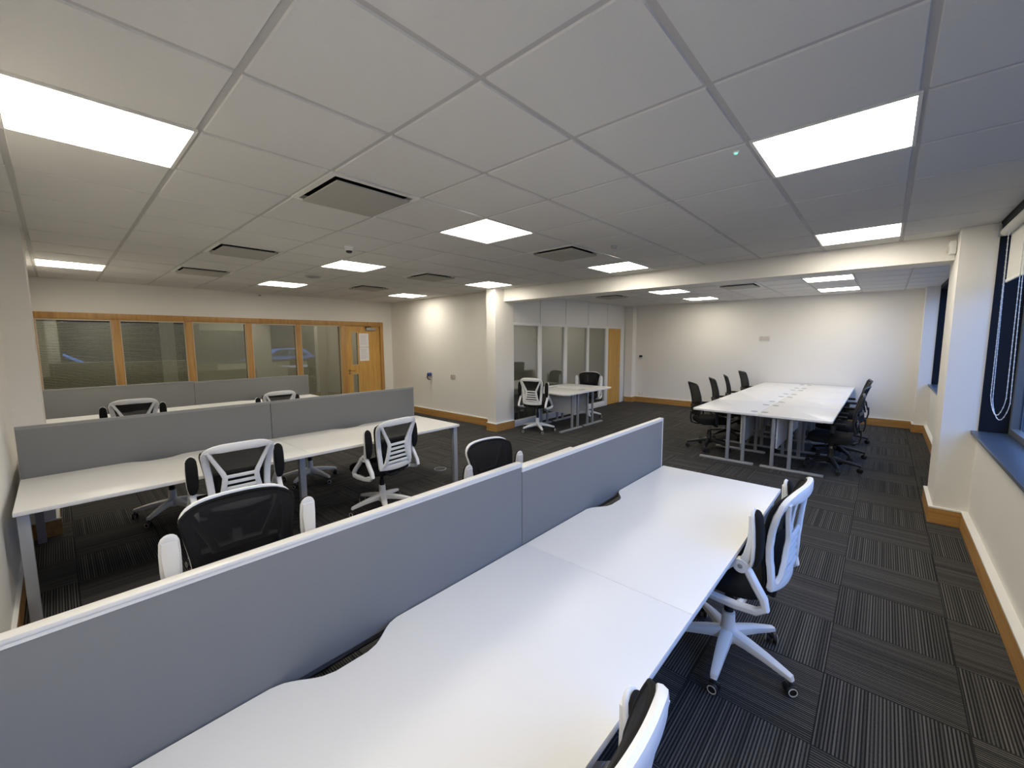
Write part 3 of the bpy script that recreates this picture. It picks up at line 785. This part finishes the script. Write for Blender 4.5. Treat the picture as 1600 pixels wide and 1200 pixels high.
def by(z):      # profile of the white chair's back, y against height
    P = [(.44, -.205), (.52, -.222), (.60, -.216), (.68, -.214), (.76, -.224), (.84, -.246), (.90, -.272), (.945, -.302)]
    for (a, ya_), (b, yb_) in zip(P, P[1:]):
        if z <= b: t = (z-a)/(b-a); return ya_+(yb_-ya_)*max(t, 0)
    return P[-1][1]
def bsurf(x, z, off=0): return Vector((x, by(z)+.55*x*x*(1.0 if z > .6 else .8)+off, z))
def halfw(z):
    P = [(.44, .165), (.52, .182), (.62, .186), (.72, .194), (.82, .210), (.90, .222), (.95, .218)]
    for (a, ya_), (b, yb_) in zip(P, P[1:]):
        if z <= b: return ya_+(yb_-ya_)*max((z-a)/(b-a), 0)
    return P[-1][1]
def white_chair(label):
    e = empty('mesh_office_chair', (0, 0, 0)); tagset(e, label, 'chair', 'white framed black mesh office chairs')
    star_base(e, PLASTIC, TRIM)
    MB().lathe([(0, .20), (.0235, .20), (.0235, .30), (.016, .30), (.016, .42), (0, .42)], seg=18).build('gas_column', BLACKP, e)
    mech = MB().box(-.09, .09, -.13, .12, .375, .405, .006).box(-.05, .05, -.20, -.10, .38, .41, .006)
    mech.tube([(.08, .03, .385), (.17, .03, .385), (.22, .03, .38)], .006, 8).tube([(.215, .03, .38), (.25, .03, .378)], .011, 8)
    mech.tube([(-.04, -.17, .395), (-.10, -.215, .42), (-.12, -.225, .47)], .015, 8).tube([(.04, -.17, .395), (.10, -.215, .42), (.12, -.225, .47)], .015, 8)
    mech.build('mechanism', BLACKP, e)
    # seat cushion: domed, waterfall front
    st = MB(); n = 28
    def ring(sc, z, fr=0):
        L_ = []
        for k in range(n):
            a = 2*PI*k/n; c_, s_ = math.cos(a), math.sin(a)
            c_ = math.copysign(abs(c_)**.5, c_); s_ = math.copysign(abs(s_)**.5, s_)
            x, y = .245*sc*c_, .03+.235*sc*s_
            L_.append(st.bm.verts.new((x, y, z-(.025*max(0, (y-.14)/.12)**2 if fr else 0))))
        return L_
    R_ = [ring(.90, .405), ring(.985, .415), ring(1.0, .44, 1), ring(.98, .468, 1), ring(.90, .482, 1), ring(.6, .486, 1), ring(.2, .484, 1)]
    fs = [st.bm.faces.new(R_[0][::-1]), st.bm.faces.new(R_[-1])]
    for A, B in zip(R_, R_[1:]):
        for k in range(n): fs.append(st.bm.faces.new((A[k], A[(k+1) % n], B[(k+1) % n], B[k])))
    st._tag(fs, True); st.build('seat', BLACKF, e, 60)
    # back: white frame behind, black mesh in front
    f = MB(); N_ = Vector((0, 1, 0))
    lft = [(-(halfw(z)-.011), z) for z in [.488+(.868-.488)*k/12 for k in range(13)]]
    hx = halfw(.868)-.011
    lft += [(-hx+.05*(1-math.cos(a)), .868+.049*math.sin(a)) for a in [PI/2*k/6 for k in range(1, 6)]]
    arch = [(x, .926-.26*x*x) for x in [-.155+.31*k/14 for k in range(15)]]
    loop_ = lft+arch+[(-x, z) for x, z in lft[::-1]]
    wd = [.023]*13+[.024]*5+[.026, .029]+[.031]*11+[.029, .026]+[.024]*5+[.023]*13
    f.tube([bsurf(x, z, -.013) for x, z in loop_], None, 10, flat=[(q, .014) for q in wd], normal=N_)
    for s in (-1, 1):
        V = [(.192, .905), (.165, .850), (.135, .79), (.108, .735), (.098, .705), (.102, .66), (.114, .60), (.132, .54), (.146, .505)]
        f.tube([bsurf(s*x, z, o) for (x, z), o in zip(V, (-.022, -.034, -.044, -.050, -.052, -.050, -.046, -.038, -.028))], None, 10, flat=[(.014, .010), (.014, .010), (.015, .010), (.017, .011), (.018, .012), (.018, .012), (.018, .012), (.017, .012), (.016, .012)], normal=N_)
    f.tube([bsurf(x, .500-.4*(.178**2-x*x), -.016-.5*(.178**2-x*x)) for x in [(-.178+.356*k/12) for k in range(13)]], None, 10, flat=(.030, .014), normal=N_)
    for k, z in enumerate((.708, .664, .622, .580, .538)):
        hw = .092+.007*k
        f.tube([bsurf(x, z-.10*x*x, -.048+.003*k) for x in (-hw, -hw/2, 0, hw/2, hw)], None, 8, flat=(.0125, .009), normal=N_)
    f.build('back_frame', PLASTIC, e)
    def net(u, v):
        z = .47+(.938-.47)*v
        hw = halfw(z)+.004
        x = (2*u-1)*hw
        zz = z-(.26*x*x+.016*(abs(x)/.2)**6)*v**4
        return bsurf(x, zz, .012)
    MB().sheet(net, 16, 20, .006).build('back_mesh', NET, e, 60)
    rim_ = MB()
    pts = [net(0, j/16)-Vector((0, .003, 0)) for j in range(17)]+[net(i/16, 1)-Vector((0, .003, 0)) for i in range(1, 16)]+[net(1, 1-j/16)-Vector((0, .003, 0)) for j in range(17)]+[net(1-i/16, 0)-Vector((0, .003, 0)) for i in range(1, 16)]
    rim_.tube(pts, .0075, 8, closed=True); rim_.build('back_rim', BLACKF, e)
    lum = MB().sheet(lambda u, v: bsurf((2*u-1)*.13, .52+.19*v, -.004), 8, 8, .006); lum.build('lumbar_pad', BLACKF, e, 60)
    # arms: loop bracket on the seat, flip-up arm with a pad
    for s in (-1, 1):
        x = s*.272
        lp_ = [(-.045, .585), (.0, .53), (.055, .475), (.085, .435), (.075, .408), (.02, .398), (-.08, .398), (-.165, .408), (-.20, .435), (-.19, .475), (-.155, .53), (-.125, .58), (-.10, .605), (-.07, .605)]
        br = MB().tube([(x, y-.03, z) for y, z in lp_], None, 10, flat=(.017, .019), normal=Vector((1, 0, 0)), closed=True)
        br.tube([(s*.20, .02, .398), (s*.262, .02, .400)], .016, 8).tube([(s*.20, -.12, .400), (s*.262, -.12, .402)], .016, 8)
        br.build('arm_bracket', PLASTIC, e)
        ar = MB().lathe([(0, -.020), (.030, -.020), (.034, -.014), (.034, .014), (.030, .020), (0, .020)], x, -.125, .600, axis='X', seg=24)
        ap = [(-.10, .61), (-.118, .655), (-.130, .72), (-.132, .78), (-.128, .845)]
        ar.tube([(x, y-.03, z) for y, z in ap], None, 12, flat=[(.020, .016), (.018, .020), (.014, .028), (.012, .032), (.010, .029)], normal=Vector((1, 0, 0)))
        shell = [(-.135, .608), (-.138, .616), (-.146, .66), (-.148, .72), (-.144, .79), (-.137, .842), (-.133, .860), (-.131, .870), (-.130, .875)]
        ar.tube([(x, y-.03, z) for y, z in shell], None, 14, flat=[(.003, .010), (.007, .024), (.010, .034), (.010, .037), (.010, .037), (.010, .034), (.009, .027), (.006, .017), (.002, .006)], normal=Vector((1, 0, 0)))
        ao = ar.build('armrest', PLASTIC, e)
        pd = [(-.150, .606), (-.154, .616), (-.163, .66), (-.165, .72), (-.161, .79), (-.154, .840), (-.149, .858), (-.146, .868), (-.144, .873)]
        MB().tube([(x, y-.03, z) for y, z in pd], None, 14, flat=[(.003, .008), (.007, .021), (.012, .032), (.014, .035), (.014, .035), (.012, .032), (.010, .025), (.006, .015), (.002, .005)], normal=Vector((1, 0, 0))).build('arm_pad', BLACKF, ao)
        hub = MB().lathe([(0, 0), (.012, 0), (.010, .004), (0, .005)], x+s*.019, -.125, .600, axis='X', seg=14) if s > 0 else MB().lathe([(0, 0), (.012, 0), (.010, -.004), (0, -.005)], x+s*.019, -.125, .600, axis='X', seg=14)
        hub.build('hinge_cap', LEG, ao)
    return e

def black_chair(label):
    e = empty('black_office_chair', (0, 0, 0)); tagset(e, label, 'chair', 'black mesh office chairs')
    star_base(e, BLACKP, BLACKP)
    gc = MB().lathe([(0, .20), (.026, .20), (.026, .29), (0, .29)], seg=18); gc.mi = 1; gc.lathe([(0, .28), (.017, .28), (.017, .42), (0, .42)], seg=18)
    gc.build('gas_column', [BLACKP, CHROME], e)
    mech = MB().box(-.08, .08, -.13, .11, .372, .405, .006); mech.tube([(0, -.10, .39), (0, -.20, .385), (0, -.275, .41), (0, -.29, .48), (0, -.285, .58)], None, 10, flat=(.028, .010), normal=[Vector((0, 0, 1)), Vector((0, .2, 1)), Vector((0, .7, .7)), Vector((0, 1, .2)), Vector((0, 1, 0))])
    mech.mi = 1; mech.tube([(.07, .03, .385), (.20, .03, .38)], .006, 8); mech.tube([(-.07, .05, .385), (-.21, .05, .38)], .006, 8); mech.mi = 0; mech.tube([(.19, .03, .38), (.235, .03, .378)], .011, 8); mech.tube([(-.20, .05, .38), (-.24, .05, .378)], .011, 8)
    mech.build('mechanism', [BLACKP, CHROME], e)
    st = MB(); n = 28
    def ring(sc, z, fr=0):
        L_ = []
        for k in range(n):
            a = 2*PI*k/n; c_, s_ = math.cos(a), math.sin(a)
            c_ = math.copysign(abs(c_)**.5, c_); s_ = math.copysign(abs(s_)**.5, s_)
            x, y = .25*sc*c_, .02+.24*sc*s_
            L_.append(st.bm.verts.new((x, y, z-(.03*max(0, (y-.14)/.12)**2 if fr else 0))))
        return L_
    R_ = [ring(.88, .405), ring(.98, .415), ring(1.0, .45, 1), ring(.97, .482, 1), ring(.85, .496, 1), ring(.5, .50, 1), ring(.15, .496, 1)]
    fs = [st.bm.faces.new(R_[0][::-1]), st.bm.faces.new(R_[-1])]
    for A, B in zip(R_, R_[1:]):
        for k in range(n): fs.append(st.bm.faces.new((A[k], A[(k+1) % n], B[(k+1) % n], B[k])))
    st._tag(fs, True); st.build('seat', BLACKF, e, 60)
    def ybk(z): return -.255+.03*math.sin((z-.5)*PI/.5)-.13*max(0, z-.68)
    def sf(x, z, off=0): return Vector((x, ybk(z)+.5*x*x+off, z))
    HW = lambda z: .175+.05*math.sin(min(1, (z-.5)/.42)*PI*.62)
    out = [(-HW(z), z) for z in [.53+.44*k/14 for k in range(15)]]
    arc = [(-HW(.97)+.05*(1-math.cos(a)), .97+.045*math.sin(a)) for a in [PI/2*k/5 for k in range(1, 6)]]
    outl = out+arc+[(-x, z) for x, z in arc[::-1]]+[(-x, z) for x, z in out[::-1]]
    MB().tube([sf(x, z) for x, z in outl], .012, 8, closed=True).build('back_frame', BLACKP, e)
    def net(u, v):
        z = .53+.483*v
        hw = HW(min(z, .97))-.004
        if z > .97: hw -= .05*(1-math.sqrt(max(0, 1-((z-.97)/.045)**2)))
        return sf((2*u-1)*hw, z, .003)
    MB().sheet(net, 12, 18, .006).build('back_mesh', NET, e, 60)
    lb = MB().tube([sf(x, .66-.3*x*x, -.02) for x in [-.17+.34*k/10 for k in range(11)]], None, 10, flat=(.024, .008), normal=Vector((0, 1, 0)))
    lb.tube([sf(0, z, -.026) for z in (.54, .60, .66)], None, 8, flat=(.02, .008), normal=Vector((0, 1, 0)))
    lb.build('lumbar_bar', BLACKP, e)
    for s in (-1, 1):
        a_ = MB().tube([(s*.20, 0, .395), (s*.285, 0, .395), (s*.30, 0, .42), (s*.30, -.01, .55), (s*.298, -.012, .655)], None, 10, flat=(.022, .011), normal=[Vector((0, 0, 1)), Vector((0, 0, 1)), Vector((s*.7, 0, -.7)), Vector((1, 0, 0)), Vector((1, 0, 0))])
        ao = a_.build('armrest', BLACKP, e)
        MB().box(s*.298-.042, s*.298+.042, -.14, .12, .652, .682, .012).build('arm_pad', BLACKF, ao)
    return e

def place(o, x, y, face, dz, base_rot, label, arm=0.0):
    """face: compass of the seat front in degrees (0 = +X, 90 = +Y)"""
    o.location = (x, y, 0); o.rotation_euler = (0, 0, math.radians(face-90)); o['label'] = label
    for ch_ in o.children:
        nm = ch_.name.split('.')[0]
        if nm == 'base': ch_.rotation_euler = (0, 0, math.radians(base_rot-(face-90)))
        elif nm in ('arm_bracket', 'armrest'): ch_.location = (0, 0, dz-arm)
        elif nm != 'gas_column': ch_.location = (0, 0, dz)
        else: ch_.location = (0, 0, dz*.8)
WC = [  # x, y, facing, lift, base rotation, label
    (2.29, 0.525, 86, .065, -32, 'white framed mesh chair at the near desk end beside the window aisle'),
    (0.575, 0.562, 89, .06, 10, 'white framed mesh chair at the bottom of the photo, only its back top showing', .07),
    (0.52, 1.945, 270, .03, 20, 'black mesh chair with raised white arms facing us behind the near screen, at left'),
    (2.255, 2.06, 267, -.06, 40, 'black mesh chair with raised white arms facing us behind the near screen, at right', .05),
    (0.84, 3.66, 88, .02, 15, 'white framed mesh chair seen from behind at the left part of the middle row'),
    (2.10, 3.67, 97, .0, 30, 'white framed mesh chair fully seen from behind at the right end of the middle row'),
    (0.60, 6.98, 88, .05, 5, 'white framed mesh chair seen from behind at the rear row, left'),
    (2.19, 6.92, 92, .0, 25, 'white framed mesh chair at the rear row, right, only its top showing'),
    (5.95, 4.74, 12, .06, 18, 'white framed mesh chair seen from behind left of the partition desk pair'),
    (7.72, 4.78, 198, .03, 10, 'white framed mesh chair facing us at the right of the partition desk pair'),
    (1.97, 5.10, 270, -.02, 0, 'white star based chair behind the middle row screen, base showing under the desk at centre'),
    (0.66, 5.10, 271, -.02, 10, 'white star based chair behind the middle row screen, base showing under the desk at left')]
proto = white_chair('x')
for k, a in enumerate(WC):
    if k < len(WC)-1: place(copy_tree(proto), *a)
    else: place(proto, *a)
BC = [
    (6.74, 1.95, 305, .0, 42, 'black mesh chair nearest the camera on the far cluster, side away from the window'),
    (7.70, 1.94, 298, .0, 10, 'black mesh chair second along the far cluster, side away from the window'),
    (8.76, 2.0, 292, -.025, 88, 'black mesh chair third along the far cluster, side away from the window'),
    (9.74, 1.95, 300, .0, 0, 'black mesh chair at the end wall on the far cluster, side away from the window'),
    (6.66, 0.44, 92, -.03, -16, 'black mesh chair tucked under the far cluster on the window side, nearest the camera'),
    (7.46, 0.42, 84, .0, -5, 'black mesh chair second along the window side of the far cluster'),
    (8.62, 0.42, 96, .01, -8, 'black mesh chair furthest along the window side of the far cluster')]
proto = black_chair('x')
for k, a in enumerate(BC):
    if k < len(BC)-1: place(copy_tree(proto), *a)
    else: place(proto, *a)
